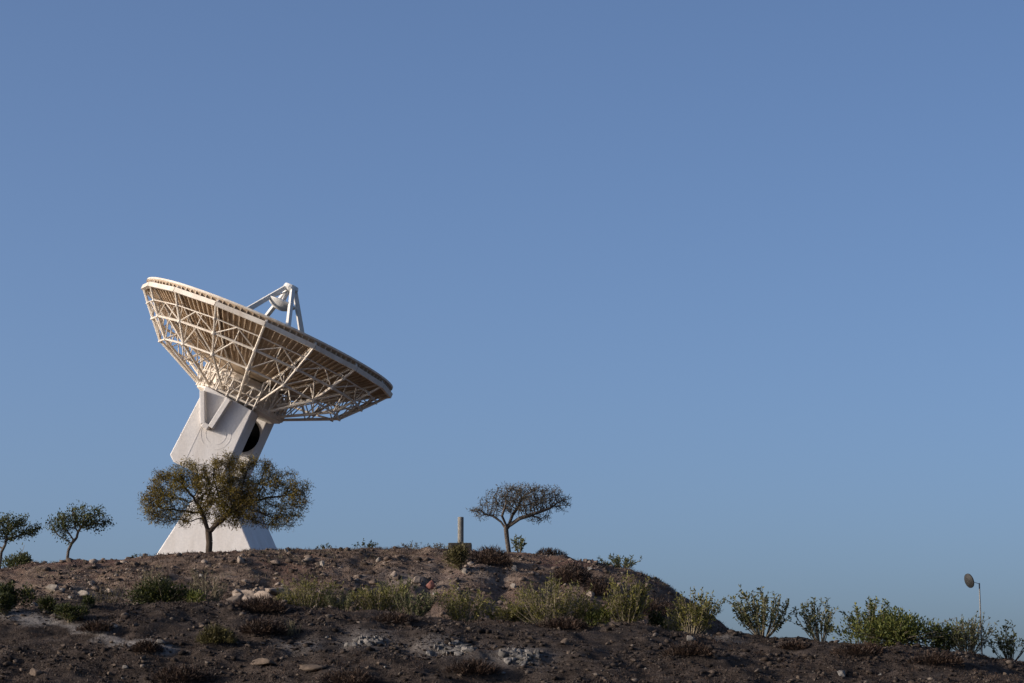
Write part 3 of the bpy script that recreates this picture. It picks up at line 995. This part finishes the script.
G1 = 'leafy shrubs along the crest at right'
G2 = 'yellow green shrubs at the foot of the mound'
G3 = 'dark green bushes at the foot of the mound'
G4 = 'brown dry scrub on the slopes'
G5 = 'sprigs and bushes along the skyline'
PL = [
    # crest at right, against the sky
    ('open', 'leafy_shrub', 'round open shrub with clumped leaves alone against the sky right of the mound', 762, 636, 62, 54, 95, G1, dict(n_stem=30, dens=26, stem='stem_pale', leaf_L=.14, leaf_W=.055, start=.28)),
    ('open', 'leafy_shrub', 'fan shaped leafy shrub between the round open shrub and the dense shrub row', 819, 641, 54, 46, 95, G1, dict(n_stem=20, dens=22, leaf_L=.13, leaf_W=.05, start=.25, lean=-.08)),
    ('open', 'leafy_shrub', 'tall leafy shrub at the left end of the dense shrub row', 869, 647, 56, 48, 94.8, G1, dict(n_stem=30, dens=28, leaf='leaf_green', leaf_L=.13, leaf_W=.05, start=.08)),
    ('dense', 'leafy_shrub', 'widest and densest fresh green shrub in the row left of the disc pole', 897, 651, 118, 38, 94.3, G1, dict(leaf='leaf_green', n=5600, leaf_L=.13, leaf_W=.05, lumps=22, low=.15)),
    ('open', 'leafy_shrub', 'dark green shrub at the right end of the dense shrub row', 940, 656, 44, 32, 94.4, G1, dict(n_stem=24, dens=24, leaf='leaf_green', leaf_L=.13, leaf_W=.05, start=.1)),
    ('open', 'leafy_shrub', 'half dry twiggy shrub growing at the base of the disc pole', 966, 659, 62, 42, 94.2, G1, dict(n_stem=40, dens=14, leaf='leaf_grey', stem='stem_pale', leaf_L=.10, leaf_W=.04, start=.15, twigs=5)),
    ('open', 'leafy_shrub', 'loose shrub at the right edge of the picture beyond the disc pole', 1008, 664, 50, 40, 94.6, G1, dict(n_stem=16, dens=16, leaf_L=.13, leaf_W=.055, start=.45, stem='stem_dark')),
    ('open', 'leafy_shrub', 'straggly shrub overlapping the descending right flank of the mound', 692, 634, 54, 52, 95.2, G1, dict(n_stem=30, dens=22, leaf='leaf_yellow', leaf_L=.13, leaf_W=.045, start=.3, lean=.05)),
    # foot of the mound
    ('open', 'leafy_shrub', 'tall yellow green shrub with upright stems, rightmost at the foot of the mound', 626, 626, 58, 54, 95.6, G2, dict(n_stem=46, dens=26, leaf='leaf_yellow', leaf_L=.14, leaf_W=.035, start=.25, up=1.0)),
    ('dense', 'leafy_shrub', 'low bright green growth at the left foot of the tall upright shrub', 600, 624, 34, 22, 95.6, G2, dict(leaf='leaf_green', n=900, lumps=5, leaf_L=.12, leaf_W=.04)),
    ('dense', 'leafy_shrub', 'small dark green bush at the right foot of the tall upright shrub', 652, 629, 22, 24, 95.8, G2, dict(leaf='leaf_dark', n=700, lumps=4)),
    ('open', 'leafy_shrub', 'widest yellow green shrub spreading below the umbrella tree', 549, 622, 92, 52, 96, G2, dict(n_stem=64, dens=22, leaf='leaf_yellow', leaf_L=.12, leaf_W=.03, start=.15, up=.8)),
    ('dense', 'leafy_shrub', 'low green growth under the left side of the widest yellow green shrub', 525, 619, 44, 18, 96.8, G2, dict(leaf='leaf_green', n=800, lumps=5)),
    ('open', 'leafy_shrub', 'yellow green shrub with pale stems straight below the concrete pillar', 466, 618, 58, 46, 96.5, G2, dict(n_stem=44, dens=22, leaf='leaf_yellow', leaf_L=.12, leaf_W=.03, start=.2, up=.8)),
    ('open', 'leafy_shrub', 'low yellow green shrub left of the one below the pillar', 414, 616, 52, 30, 96, G2, dict(n_stem=38, dens=24, leaf='leaf_grey', leaf_L=.11, leaf_W=.03, start=.15)),
    ('open', 'leafy_shrub', 'yellow green broom like shrub at the middle foot of the mound', 378, 614, 62, 38, 96.5, G2, dict(n_stem=54, dens=22, leaf='leaf_yellow', leaf_L=.12, leaf_W=.028, start=.1, up=1.0)),
    ('open', 'leafy_shrub', 'thin yellow green shrub in the gully right of the long tan slab', 309, 611, 62, 42, 96.8, G2, dict(n_stem=54, dens=20, leaf='leaf_yellow', leaf_L=.12, leaf_W=.026, start=.1, up=1.0)),
    ('open', 'leafy_shrub', 'low olive shrub between the gully shrub and the broom like shrub', 343, 613, 42, 28, 96.5, G2, dict(n_stem=34, dens=20, leaf='leaf_grey', leaf_L=.1, leaf_W=.028, start=.1)),
    ('open', 'leafy_shrub', 'tall straw coloured shrub right beside the big dark green bush', 207, 607, 42, 42, 96, G2, dict(n_stem=36, dens=12, leaf='leaf_straw', leaf_L=.12, leaf_W=.02, start=.2, up=1.2)),
    ('dense', 'leafy_shrub', 'small bright green bush between the big dark bush and the straw coloured shrub', 193, 609, 26, 20, 95.4, G2, dict(leaf='leaf_green', n=700, lumps=4)),
    ('open', 'leafy_shrub', 'thin dry shrub on the left mound face above the green tufts', 105, 604, 34, 38, 98.5, G2, dict(n_stem=22, dens=9, leaf='leaf_straw', leaf_L=.09, leaf_W=.02, start=.3, stem='stem_dark')),
    ('dense', 'green_bush', 'largest dark green bush, yellowish on its left side, at the foot of the mound', 164, 608, 76, 34, 96, G3, dict(leaf='leaf_dark', n=5200, lumps=14, leaf_L=.12, leaf_W=.035)),
    ('dense', 'green_bush', 'dark green bush at the left edge below the skyline', 10, 598, 42, 30, 99.5, G3, dict(leaf='leaf_dark', n=3000, lumps=9, leaf_L=.13, leaf_W=.05)),
    ('dense', 'green_bush', 'dark green bush at the left edge just above the pale track', 6, 616, 36, 24, None, G3, dict(leaf='leaf_dark', n=2400, lumps=8, leaf_L=.12, leaf_W=.03)),
    ('dense', 'green_bush', 'round green tuft bordering the pale track, leftmost of the three tufts', 47, 614, 24, 18, None, G3, dict(leaf='leaf_dark', n=1500, lumps=6, leaf_W=.03)),
    ('dense', 'green_bush', 'green tuft bordering the pale track, middle and lowest of the three tufts', 68, 622, 34, 19, None, G3, dict(leaf='leaf_dark', n=2000, lumps=7, leaf_W=.03)),
    ('dense', 'green_bush', 'green tuft bordering the pale track, rightmost of the three tufts', 89, 609, 19, 14, None, G3, dict(leaf='leaf_dark', n=500, lumps=4, leaf_W=.03)),
    ('open', 'leafy_shrub', 'yellow green shrub filling the gap between the shrub below the pillar and the widest shrub', 505, 619, 44, 22, 96.5, G2, dict(n_stem=36, dens=20, leaf='leaf_yellow', leaf_L=.11, leaf_W=.03, start=.1, up=.8)),
    ('open', 'leafy_shrub', 'sunlit shrub left of the tall upright shrub, touching the widest one', 588, 622, 36, 28, 96, G2, dict(n_stem=30, dens=20, leaf='leaf_yellow', leaf_L=.12, leaf_W=.03, start=.15, up=.8)),
    ('open', 'leafy_shrub', 'low yellow green shrub behind the broom like shrub, higher on the mound face', 398, 600, 44, 24, None, G2, dict(n_stem=30, dens=18, leaf='leaf_grey', leaf_L=.10, leaf_W=.03, start=.1)),
    ('open', 'leafy_shrub', 'small olive shrub at the left end of the yellow green shrubs beside the tan slab', 283, 608, 28, 18, 96.5, G2, dict(n_stem=26, dens=18, leaf='leaf_yellow', leaf_L=.10, leaf_W=.026, start=.1)),
    ('open', 'leafy_shrub', 'thin yellowish shrub on the mound face above the big dark green bush', 150, 590, 30, 22, None, G2, dict(n_stem=20, dens=12, leaf='leaf_straw', leaf_L=.09, leaf_W=.02, start=.2)),
    ('open', 'leafy_shrub', 'yellowish shrub hugging the right flank behind the straggly flank shrub', 668, 622, 40, 30, 96.5, G2, dict(n_stem=28, dens=14, leaf='leaf_yellow', leaf_L=.11, leaf_W=.03, start=.2)),
    # skyline
    ('dense', 'skyline_bush', 'dark shrub on the skyline between the two small left trees', 16, 566, 38, 22, 117.0, G5, dict(leaf='leaf_mid', n=1500, lumps=8, leaf_L=.14, leaf_W=.05)),
    ('open', 'skyline_bush', 'upright fleshy leaved shrub at the foot of the umbrella tree trunk', 519, 551, 20, 20, 117.3, G5, dict(n_stem=12, dens=11, leaf='leaf_grey', leaf_L=.15, leaf_W=.07, start=.1, twigs=1)),
    ('dense', 'skyline_bush', 'olive bush growing in front of the concrete plinth', 460, 570, 36, 27, None, G5, dict(leaf='scrub_olive', n=3000, lumps=9, leaf_L=.12, leaf_W=.03)),
    ('open', 'skyline_bush', 'low pale green shrub on the right shoulder of the mound', 621, 570, 48, 15, 117, G5, dict(n_stem=26, dens=14, leaf='leaf_grey', leaf_L=.14, leaf_W=.04, start=.1)),
    ('open', 'skyline_bush', 'wispy sprig on the skyline nearest the antenna base', 325, 550, 18, 8, 117, G5, dict(n_stem=9, dens=8, leaf='leaf_dark', leaf_L=.1, leaf_W=.04, twigs=1)),
    ('open', 'skyline_bush', 'small tufted sprig on the skyline above the gully', 366, 549, 27, 9, 117, G5, dict(n_stem=14, dens=10, leaf='leaf_dark', leaf_L=.1, leaf_W=.04, twigs=1)),
    ('open', 'skyline_bush', 'pale sprig on the skyline left of the concrete pillar, farther from it', 412, 549, 20, 9, 117, G5, dict(n_stem=12, dens=9, leaf='leaf_dry', leaf_L=.1, leaf_W=.03, twigs=1)),
    ('open', 'skyline_bush', 'grey sprig on the skyline left of the concrete pillar, nearer to it', 434, 549, 20, 9, 117, G5, dict(n_stem=12, dens=9, leaf='leaf_dry', leaf_L=.1, leaf_W=.03, twigs=1)),
    ('open', 'skyline_bush', 'tiny sprig on the skyline left of the antenna base', 135, 559, 11, 8, 117, G5, dict(n_stem=8, dens=8, leaf='leaf_dark', leaf_L=.1, leaf_W=.03, twigs=1)),
    ('twig', 'dry_shrub', 'reddish brown dry shrub on the mound top between pillar plinth and umbrella tree', 490, 565, 52, 21, None, G5, dict(n=1900, L=.16)),
    ('twig', 'dry_shrub', 'dark dry shrub on the skyline right of the umbrella tree', 549, 558, 32, 9, 117, G5, dict(n=700, L=.15)),
    ('twig', 'dry_shrub', 'large dark dry shrub on the upper right mound face', 572, 584, 44, 24, None, G4, dict(n=1600, L=.2)),
    ('twig', 'dry_shrub', 'dark dry shrub below the large one on the right mound face', 598, 596, 26, 22, None, G4, dict(n=900, L=.18)),
    ('twig', 'dry_shrub', 'brown dry shrub in the hollow below the right flank of the mound', 655, 616, 44, 20, None, G4, dict(n=1000, L=.2)),
    # dry scrub on the dark slope
    ('twig', 'dry_shrub', 'dark olive mound shaped shrub on the dark slope below the big dark green bush', 216, 643, 38, 20, None, G4, dict(n=1400, L=.16, leaf='scrub_olive')),
    ('twig', 'dry_shrub', 'dark brown scrub under the long tan slab', 262, 612, 60, 16, None, G4, dict(n=1600, L=.2)),
    ('twig', 'dry_shrub', 'dark brown scrub patch left of the pale grey outcrops', 262, 634, 48, 17, None, G4, dict(n=1300, L=.2)),
    ('twig', 'dry_shrub', 'brown scrub low on the slope right of the track end', 146, 652, 32, 13, None, G4, dict(n=900, L=.15)),
    ('twig', 'dry_shrub', 'long dark scrub patch near the bottom left', 180, 681, 62, 17, None, G4, dict(n=1500, L=.17)),
    ('twig', 'dry_shrub', 'dark scrub in the track beside the green tufts', 97, 632, 36, 11, None, G4, dict(n=900, L=.15)),
    ('twig', 'dry_shrub', 'dark scrub below the rightmost pale grey outcrop', 474, 674, 50, 15, None, G4, dict(n=1300, L=.17)),
    ('twig', 'dry_shrub', 'brown scrub on the crest under the widest yellow green shrub', 565, 629, 52, 13, None, G4, dict(n=1300, L=.16)),
    ('twig', 'dry_shrub', 'dark scrub on the slope below the straggly flank shrub', 690, 656, 50, 15, None, G4, dict(n=1200, L=.17)),
    ('twig', 'dry_shrub', 'brown scrub at the crest under the widest dense green shrub', 862, 655, 56, 13, None, G4, dict(n=1200, L=.17)),
    ('twig', 'dry_shrub', 'brown scrub at the crest under the half dry twiggy shrub', 940, 664, 56, 12, None, G4, dict(n=1100, L=.17)),
    ('twig', 'dry_shrub', 'small brown scrub on the crest between the two lone shrubs at right', 794, 650, 30, 10, None, G4, dict(n=700, L=.15)),
    ('twig', 'dry_shrub', 'dark scrub at the bottom of the picture right of the flat tan rock', 350, 683, 64, 14, None, G4, dict(n=1300, L=.16)),
    ('twig', 'dry_shrub', 'low dark scrub in front of the broom like shrubs', 395, 624, 50, 12, None, G4, dict(n=1200, L=.15)),
    ('grass', 'grass_tuft', 'tall thin dry stalks standing at the top of the gully', 315, 588, 12, 34, None, None, dict(leaf='stem_dark', n=22, W=.025)),
    ('grass', 'grass_tuft', 'tan tuft of dry grass on the dark slope between dark scrub and grey outcrop', 290, 636, 12, 18, None, None, dict(leaf='leaf_straw', n=60, W=.02)),
]
for i, (kind, name, lab, px, py, w, h, Y, grp, kw) in enumerate(PL):
    plant(kind, name, lab, px, py, w, h, Y, grp, i, **kw)


def grass_field(name, n, y0, y1, seed, mat, L, label, thr):
    rng = np.random.default_rng(seed)
    Y = rng.uniform(y0, y1, n)
    X = rng.uniform(-0.2, 0.2, n) * Y
    keep = fbm(X, Y, 3.5, 3, 300 + seed) + rng.uniform(-.35, .35, n) > thr
    X, Y = X[keep], Y[keep]
    m = 9
    X = np.repeat(X, m) + rng.normal(size=len(X) * m) * 0.09
    Y = np.repeat(Y, m) + rng.normal(size=len(Y) * m) * 0.09
    b = np.stack([X, Y, H(X, Y) - 0.02], axis=1)
    d = np.stack([rng.normal(size=len(X)) * 0.6, rng.normal(size=len(X)) * 0.6, np.ones(len(X))], axis=1)
    Vl, Fl = leaves_np(b, d, L * rng.uniform(0.4, 1.2, len(X)), 0.014, rng)
    tag(link_mesh(name, Vl, Fl, M[mat]), label, 'ground cover', kind='stuff')


grass_field('dry_ground_cover', 11000, 99, 118.5, 5, 'scrub_brown', 0.17, 'low brown dry growth covering the mound', -0.02)
grass_field('dry_grass', 1500, 98, 118.5, 6, 'leaf_straw', 0.18, 'sparse straw coloured dry grass on the mound', 0.25)
grass_field('dry_ground_cover', 8000, 80, 97, 7, 'scrub_brown', 0.13, 'low dark dry growth covering the gravel front slope', 0.15)

# ------------------------------------------------------------------ concrete pillar
p = on_ground(460, 117.0)
k = 117.0 / F
pil = thing('survey_pillar', 'round concrete pillar on a square plinth at the top of the mound', 'pillar', p)
zt_ = P(459, 517, 117.0).z - p.z
zb_ = P(459, 543.5, 117.0).z - p.z
mb = MB()
mb.lathe(Vector((0.6 * k, 0, 0)), Vector((0, 0, 1)), Vector((1, 0, 0)), Vector((0, 1, 0)),
         [(0.001, zb_ - .02), (0.122, zb_ - .02), (0.122, zt_ - .02), (0.105, zt_), (0.001, zt_)], 24)
mb.build('shaft', M['concrete'], pil)
mb = MB()
w = 0.48
mb.prism([(-w, -w, -0.4), (w, -w, -0.4), (w, w, -0.4), (-w, w, -0.4)], (0, 0, zb_ + 0.4))
mb.build('plinth', M['concrete_dark'], pil, bevel=0.03)

# ------------------------------------------------------------------ pole with disc
Yp = 94.0
base = on_ground(982, Yp, 650)
dp = thing('disc_pole', 'thin pale pole with a tilted round dark disc, standing behind the shrubs at right', 'pole', base)
top = P(979.3, 583, Yp) - base
mb = MB()
mb.tube((0, 0, -0.3), top, 0.030, 0.022, 8)
mb.build('pole', M['galv'], dp)
dc = P(968.5, 581, Yp) - base
nrm = Vector((-0.86, -0.42, -0.30)).normalized()
e1 = nrm.cross(Vector((0, 0, 1))).normalized()
e2 = nrm.cross(e1)
mb = MB()
mb.tube(top + Vector((0, 0, -0.03)), dc - nrm * 0.05, 0.009, 0.009, 6)
mb.build('bracket', M['galv'], dp)
mb = MB()
mb.lathe(dc, nrm, e1, e2, [(0.001, 0.065), (0.12, 0.05), (0.225, 0.0), (0.245, -0.015), (0.245, -0.045), (0.14, -0.055), (0.001, -0.055)], 28)
mb.build('disc', M['disc_face'], dp, smooth=False)

# ------------------------------------------------------------------ dish antenna
YA = 155.0
RC = P(267.0, 341.5, YA)                      # centre of the ring beam
v = RC.normalized()
Rr = v.cross(Vector((0, 0, 1))).normalized()
Ur = Rr.cross(v)
tilt = math.atan2(105, 243)
mm = 0.108
ax = (v * mm + (Rr * math.sin(tilt) + Ur * math.cos(tilt)) * math.sqrt(1 - mm * mm)).normalized()
E1 = Rr * math.cos(tilt) - Ur * math.sin(tilt)
E1 = (E1 - ax * E1.dot(ax)).normalized()
E2 = ax.cross(E1)
if E2.dot(v) > 0:
    E2 = -E2                                  # towards the camera
S = RC.length / F                             # metres per pixel there
AB = on_ground(216, YA + 2)
ant = thing('dish_antenna', 'large white radio dish antenna tilted to the right on a pedestal', 'antenna', AB)


def D(r, h, phi):
    """point in the dish frame, r and h in picture units"""
    return RC + ax * (h * S) + (E1 * math.cos(phi) + E2 * math.sin(phi)) * (r * S)


RB, RR, HR, DEP = 134.0, 132.5, 7.6, 51.0


def bowl(r):
    return HR - DEP * (1 - (r / RR)**2)


NN = 16
PH = [math.pi / 2 + R(3.6) + 2 * math.pi * i / NN for i in range(NN)]
NB = 128
# reflector: a thin double skinned bowl with radial stiffening ribs pressed into its back
mb = MB(AB)
prof = [(r, bowl(r)) for r in (6, 25, 45, 65, 85, 100, 115, 126, RR)]
prof_b = [(r, bowl(r) - 2.0) for r, _ in prof[::-1]]
mb.lathe(RC, ax, E1, E2, [(r * S, h * S) for r, h in prof + prof_b], NB, close=True)
for i in range(NB):
    ph = math.pi / 2 + 2 * math.pi * (i + 0.5) / NB
    rs = [46 if i % 2 else 80, 80, 100, 118, 132.5] if i % 2 == 0 else [60, 80, 100, 118, 132.5]
    tw = 0.55
    side = (-E1 * math.sin(ph) + E2 * math.cos(ph)) * (tw * S)
    vs_, fs_ = [], []
    for r in rs:
        a, b = D(r, bowl(r) - 2.0, ph), D(r, bowl(r) - 5.0, ph)
        vs_ += [a + side, a - side, b - side, b + side]
    for j in range(len(rs) - 1):
        o_ = j * 4
        for q in range(4):
            fs_.append((o_ + q, o_ + (q + 1) % 4, o_ + 4 + (q + 1) % 4, o_ + 4 + q))
    fs_ += [(3, 2, 1, 0), tuple(len(vs_) - 4 + q for q in range(4))]
    mb.add(vs_, fs_)
refl = mb.build('reflector', M['panel'], ant)
mb = MB(AB)
mb.lathe(RC, ax, E1, E2, [(r * S, h * S) for r, h in ((RR - 1.2, HR + 0.5), (RR + 1.0, HR + 0.5), (RR + 1.0, HR - 1.3), (RR - 1.2, HR - 1.3))], 96, close=True)
mb.build('rim', M['strut'], refl)

# ring beam under the rim, straight between the truss heads
mb = MB(AB)
for i in range(NN):
    a, b = D(RB, 0, PH[i]), D(RB, 0, PH[(i + 1) % NN])
    mb.bar(a, b, 3.8 * S, 4.6 * S, ax)
mb.build('ring_beam', M['strut'], ant)

CH = [(RB, 0), (124, -12), (113, -24.5), (97, -42), (71, -54), (45, -66)]
RAD = {0: 1.25, 1: 0.65, 2: 1.25, 3: 1.05, 4: 0.6, 5: 1.3}
for i in range(NN):
    ph = PH[i]
    mb = MB(AB)
    main = 1.45 if i % 2 == 0 else 1.25
    for (r0, h0), (r1, h1) in zip(CH[:-1], CH[1:]):
        mb.tube(D(r0, h0, ph), D(r1, h1, ph), main * S, k=6)
    mb.tube(D(45, -66, ph), D(45, bowl(45) - 5, ph), 1.3 * S)
    mb.tube(D(RB, 0, ph), D(RR - 2, bowl(RR) - 3, ph), 1.8 * S)
    tops = [(r, bowl(r) - 5.5) for r in (130, 118, 105, 84, 58, 45)]
    for (r0, h0), (r1, h1) in zip(tops[:-1], tops[1:]):
        mb.tube(D(r0, h0, ph), D(r1, h1, ph), 1.0 * S, k=5)
    for a, b in (((124, -12), tops[1]), ((113, -24.5), tops[1]), ((97, -42), tops[2]), ((97, -42), tops[3]),
                 ((71, -54), tops[3]), ((71, -54), tops[4]), ((45, -66), tops[4])):
        mb.tube(D(*a, ph), D(*b, ph), 0.65 * S, k=5)
    tr = mb.build('radial_truss', M['strut'], ant)
for j in (1, 2, 3, 5):
    mb = MB(AB)
    r, h = CH[j]
    for i in range(NN):
        mb.tube(D(r, h, PH[i]), D(r, h, PH[(i + 1) % NN]), RAD[j] * S, k=6)
        mb.tube(D(r, h, PH[i]) - ax * (2.0 * S), D(r, h, PH[i]) + ax * (2.0 * S), (RAD[j] + 0.9) * S, k=8)
    mb.build('truss_ring', M['strut'], ant)
for i in range(NN):
    p0, p1 = PH[i], PH[i] + 2 * math.pi / NN
    pm = (p0 + p1) / 2
    cm = math.cos(math.pi / NN)
    mb = MB(AB)
    w_ = 0.68 * S
    for ph in (p0, p1):
        mb.tube(D(124 * cm, -12, pm), D(113, -24.5, ph), w_, k=5)
        mb.tube(D(113 * cm, -24.5, pm), D(97, -42, ph), w_ * 1.1, k=5)
    mb.tube(D(113 * cm, -24.5, pm), D(113 * cm, bowl(113) - 5, pm), w_ * .9, k=5)
    mb.build('cross_brace', M['strut'], ant)

# hub behind the bowl
mb = MB(AB)
mb.lathe(RC, ax, E1, E2, [(r * S, h * S) for r, h in ((2, -40), (36, -44), (40, -48), (41, -62), (45, -66), (45, -70), (38, -73), (2, -73))], 16)
hub = mb.build('hub', M['strut'], ant)
mb = MB(AB)
for i in range(16):
    ph = PH[i] + math.pi / 16
    mb.tube(D(46, -68, ph), D(46, -52, ph), 0.8 * S, k=5)
    mb.tube(D(46, -52, ph), D(46, -52, ph + math.pi / 8), 0.8 * S, k=5)
    mb.tube(D(46, -68, ph), D(46, -52, ph + math.pi / 8), 0.6 * S, k=5)
mb.build('hub_frame', M['strut'], hub)
# access ladder truss inside the right half
mb = MB(AB)
for dr in (-0.10, 0.10):
    mb.tube(D(52, -58, 0.75 + dr), D(112, -16, 0.45 + dr * 0.5), 0.8 * S, k=5)
for q in range(7):
    t = q / 6
    mb.tube(D(52 + 60 * t, -58 + 42 * t, 0.85 - 0.35 * t), D(52 + 60 * (t + .08), -58 + 42 * (t + .08), 0.65 - 0.25 * t), 0.6 * S, k=5)
mb.build('ladder_truss', M['strut'], ant)

# elevation head: two arms beside the axis, turned with the dish
psi, th = R(8.0), R(25.0)
HA = Vector((math.sin(th) * math.cos(psi), -math.sin(th) * math.sin(psi), math.cos(th)))
HE = Vector((-math.sin(psi), -math.cos(psi), 0))
HW = HE.cross(HA)
if HW.x < 0:
    HW = -HW
FC = P(216, 434, 152.3)
Q = FC.length / F


def Hd(w, h, d):
    """w right-down, h along the axis (picture units), d metres away from the viewer"""
    return FC + HW * (w * Q) + HA * (h * Q) - HE * d


arm = [(-31, 39.5), (23.5, 36), (24.5, -36), (18, -43), (-27.5, -43), (-34, -38)]
T1, G0, T2 = 1.7, 3.9, 5.6
mb = MB(AB)
mb.prism([Hd(w, h, 0) for w, h in arm], -HE * T1)
fa = mb.build('yoke_arm', M['white'], ant, bevel=0.05)
mb = MB(AB)
mb.prism([Hd(w, h, G0) for w, h in arm], -HE * (T2 - G0))
ra = mb.build('yoke_arm', M['white'], ant, bevel=0.05)
# black disc on the rear arm, painting the dark of a round bearing opening
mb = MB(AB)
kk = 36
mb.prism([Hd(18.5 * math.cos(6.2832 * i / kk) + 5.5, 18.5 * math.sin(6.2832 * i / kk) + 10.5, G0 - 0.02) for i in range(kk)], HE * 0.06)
mb.build('opening_dark_disc', M['black'], ra)
# bearing cover circles on the front arm
for rr in (10.5, 15.5):
    mb = MB(AB)
    for i in range(40):
        a, b = 6.2832 * i / 40, 6.2832 * (i + 1) / 40
        mb.bar(Hd(rr * math.cos(a), rr * math.sin(a), -0.006), Hd(rr * math.cos(b), rr * math.sin(b), -0.006), 0.03, 0.010, HE)
    mb.build('bearing_ring', M['white'], fa)
# weld seams between the plates of the front arm
mb = MB(AB)
for a, b in (((-17, -42.5), (-17, 14)), ((-33.5, -14), (24, -14)), ((9, -42.5), (9, -20))):
    mb.bar(Hd(*a, -0.004), Hd(*b, -0.004), 0.035, 0.014, HE)
mb.build('weld_seam', M['white'], fa)
# raised stiffeners on the front arm meeting in a V
def pix(px, py, d):
    g = P(px, py, 152.0)
    dr = g.normalized()
    t = (FC - HE * d).dot(HE) / dr.dot(HE)
    return dr * t


for a, b, wd in (((203, 391), (203.5, 424), 0.28), ((203.5, 424), (209.0, 428), 0.28), ((211, 427.5), (229.5, 399), 0.30)):
    mb = MB(AB)
    mb.bar(pix(*a, -0.2), pix(*b, -0.2), wd, 0.44, HE)
    mb.build('stiffener', M['white'], fa, bevel=0.03)
# deck and railing on top of the arms
mb = MB(AB)
mb.prism([Hd(w, 39.8, d) for w, d in ((-24, 0.15), (25, 0.15), (25, T2), (-24, T2))], HA * 0.10)
deck = mb.build('deck', M['strut'], ant)
mb = MB(AB)
for w in (-20, -8, 4, 14, 23):
    mb.tube(Hd(w, 36.5, 0.15), Hd(w, 58, 0.15), 0.05, k=6)
mb.tube(Hd(-20, 57, 0.15), Hd(23, 57, 0.15), 0.05, k=6)
mb.tube(Hd(-20, 48, 0.15), Hd(23, 48, 0.15), 0.04, k=6)
for w in (-20, -8, 4, 14):
    mb.tube(Hd(w, 37, 0.18), Hd(w + 10, 57, 0.18), 0.04, k=6)
mb.build('railing', M['strut'], deck)
# neck between hub and arms
mb = MB(AB)
ring0 = [Hd(w, 33, d) for w, d in ((-24, 0.9), (19, 0.9), (19, T2 - .4), (-24, T2 - .4))]
ring1 = [D(38, -66, p_) for p_ in (math.pi * .75, math.pi * .25, -math.pi * .25, -math.pi * .75)]
mb.add(ring0 + ring1, [(0, 1, 5, 4), (1, 2, 6, 5), (2, 3, 7, 6), (3, 0, 4, 7), (3, 2, 1, 0), (4, 5, 6, 7)])
mb.build('neck', M['strut'], ant)
# elevation drum between the arms, on the fixed column
mb = MB(AB)
c0 = Hd(0, 0, T1 - 0.05)
mb.lathe(c0, -HE, HW, HA, [(0.01, 0), (0.62, 0), (0.62, G0 - T1 + .05), (0.01, G0 - T1 + .05)], 24)
mb.build('elevation_shaft', M['black'], ant)

# fixed pedestal: wedge widening to the ground
psb = R(11.0)
BE = Vector((math.sin(psb), math.cos(psb), 0))
BW = Vector((math.cos(psb), -math.sin(psb), 0))


def onface(px, py, Y0=152.1):
    g = P(px, py, Y0)
    anchor = P(204, 550, Y0)
    dr = g.normalized()
    return dr * (anchor.dot(BE) / dr.dot(BE))


fl = [(146, 570), (197, 492), (199, 474), (228, 474), (227, 492), (261, 572)]
poly = [onface(*q) for q in fl]
mb = MB(AB)
n = len(poly)
DB = 5.7
for q in (0, n - 1):
    pass
low = []
front = poly
zlow = AB.z - 0.6
# carry the two bottom corners down to the ground
def extend(a, b):
    d = (a - b).normalized()
    return a + d * ((zlow - a.z) / d.z)
front[0] = extend(front[0], front[1])
front[-1] = extend(front[-1], front[-2])
mb.prism(front, BE * DB)
mb.build('pedestal', M['white'], ant, bevel=0.06)

# feed support: four tapered legs, apex plate, subreflector
FA = 61.0
phis = [R(-22.5), R(67.5), R(157.5), R(247.5)]
for ph in phis:
    mb = MB(AB)
    top_i, top_o = D(0.5, FA, ph), D(4.5, FA + 1.0, ph)
    bot_i, bot_o = D(66, bowl(66), ph), D(72, bowl(72), ph)
    sd = (-E1 * math.sin(ph) + E2 * math.cos(ph)) * (1.9 * S)
    sb = sd * 0.75
    mb.add([top_i + sd, top_i - sd, top_o - sd, top_o + sd, bot_i + sb, bot_i - sb, bot_o - sb, bot_o + sb],
           [(0, 1, 2, 3), (7, 6, 5, 4), (0, 4, 5, 1), (1, 5, 6, 2), (2, 6, 7, 3), (3, 7, 4, 0)])
    mb.build('feed_leg', M['feed'], ant)
mb = MB(AB)
mb.lathe(RC, ax, E1, E2, [(r * S, h * S) for r, h in ((0.1, FA + 1), (7, FA + .5), (8, FA - 3), (5, FA - 6), (0.1, FA - 6))], 16)
mb.build('apex_plate', M['feed'], ant)
SC = RC - E1 * (2.5 * S)
sub_ax = (ax * 1.0).normalized()
mb = MB(AB)
mb.lathe(SC, sub_ax, E1, E2, [(r * S, h * S) for r, h in ((0.1, 33.5), (5, 34.3), (10, 36.6), (14, 39.8), (15.5, 41.5), (15.2, 42.4), (10, 43.5), (0.1, 45))], 32)
sub = mb.build('subreflector', M['feed'], ant, smooth=False)
mb = MB(AB)
mb.tube(SC + ax * (43 * S), RC + ax * ((FA - 3) * S), 2.0 * S, 1.8 * S, k=10)
for q in range(3):
    a = R(40 + 120 * q)
    mb.tube(SC + ax * (43 * S) + (E1 * math.cos(a) + E2 * math.sin(a)) * (11 * S), RC + ax * ((FA - 5) * S), 0.7 * S, k=6)
mb.build('feed_mount', M['feed'], sub)
mb = MB(AB)
mb.lathe(RC, ax, E1, E2, [(r * S, h * S) for r, h in ((9, -47), (8.5, -12), (6, 2), (5, 4), (0.1, 4))], 20)
mb.build('feed_horn', M['feed'], ant)
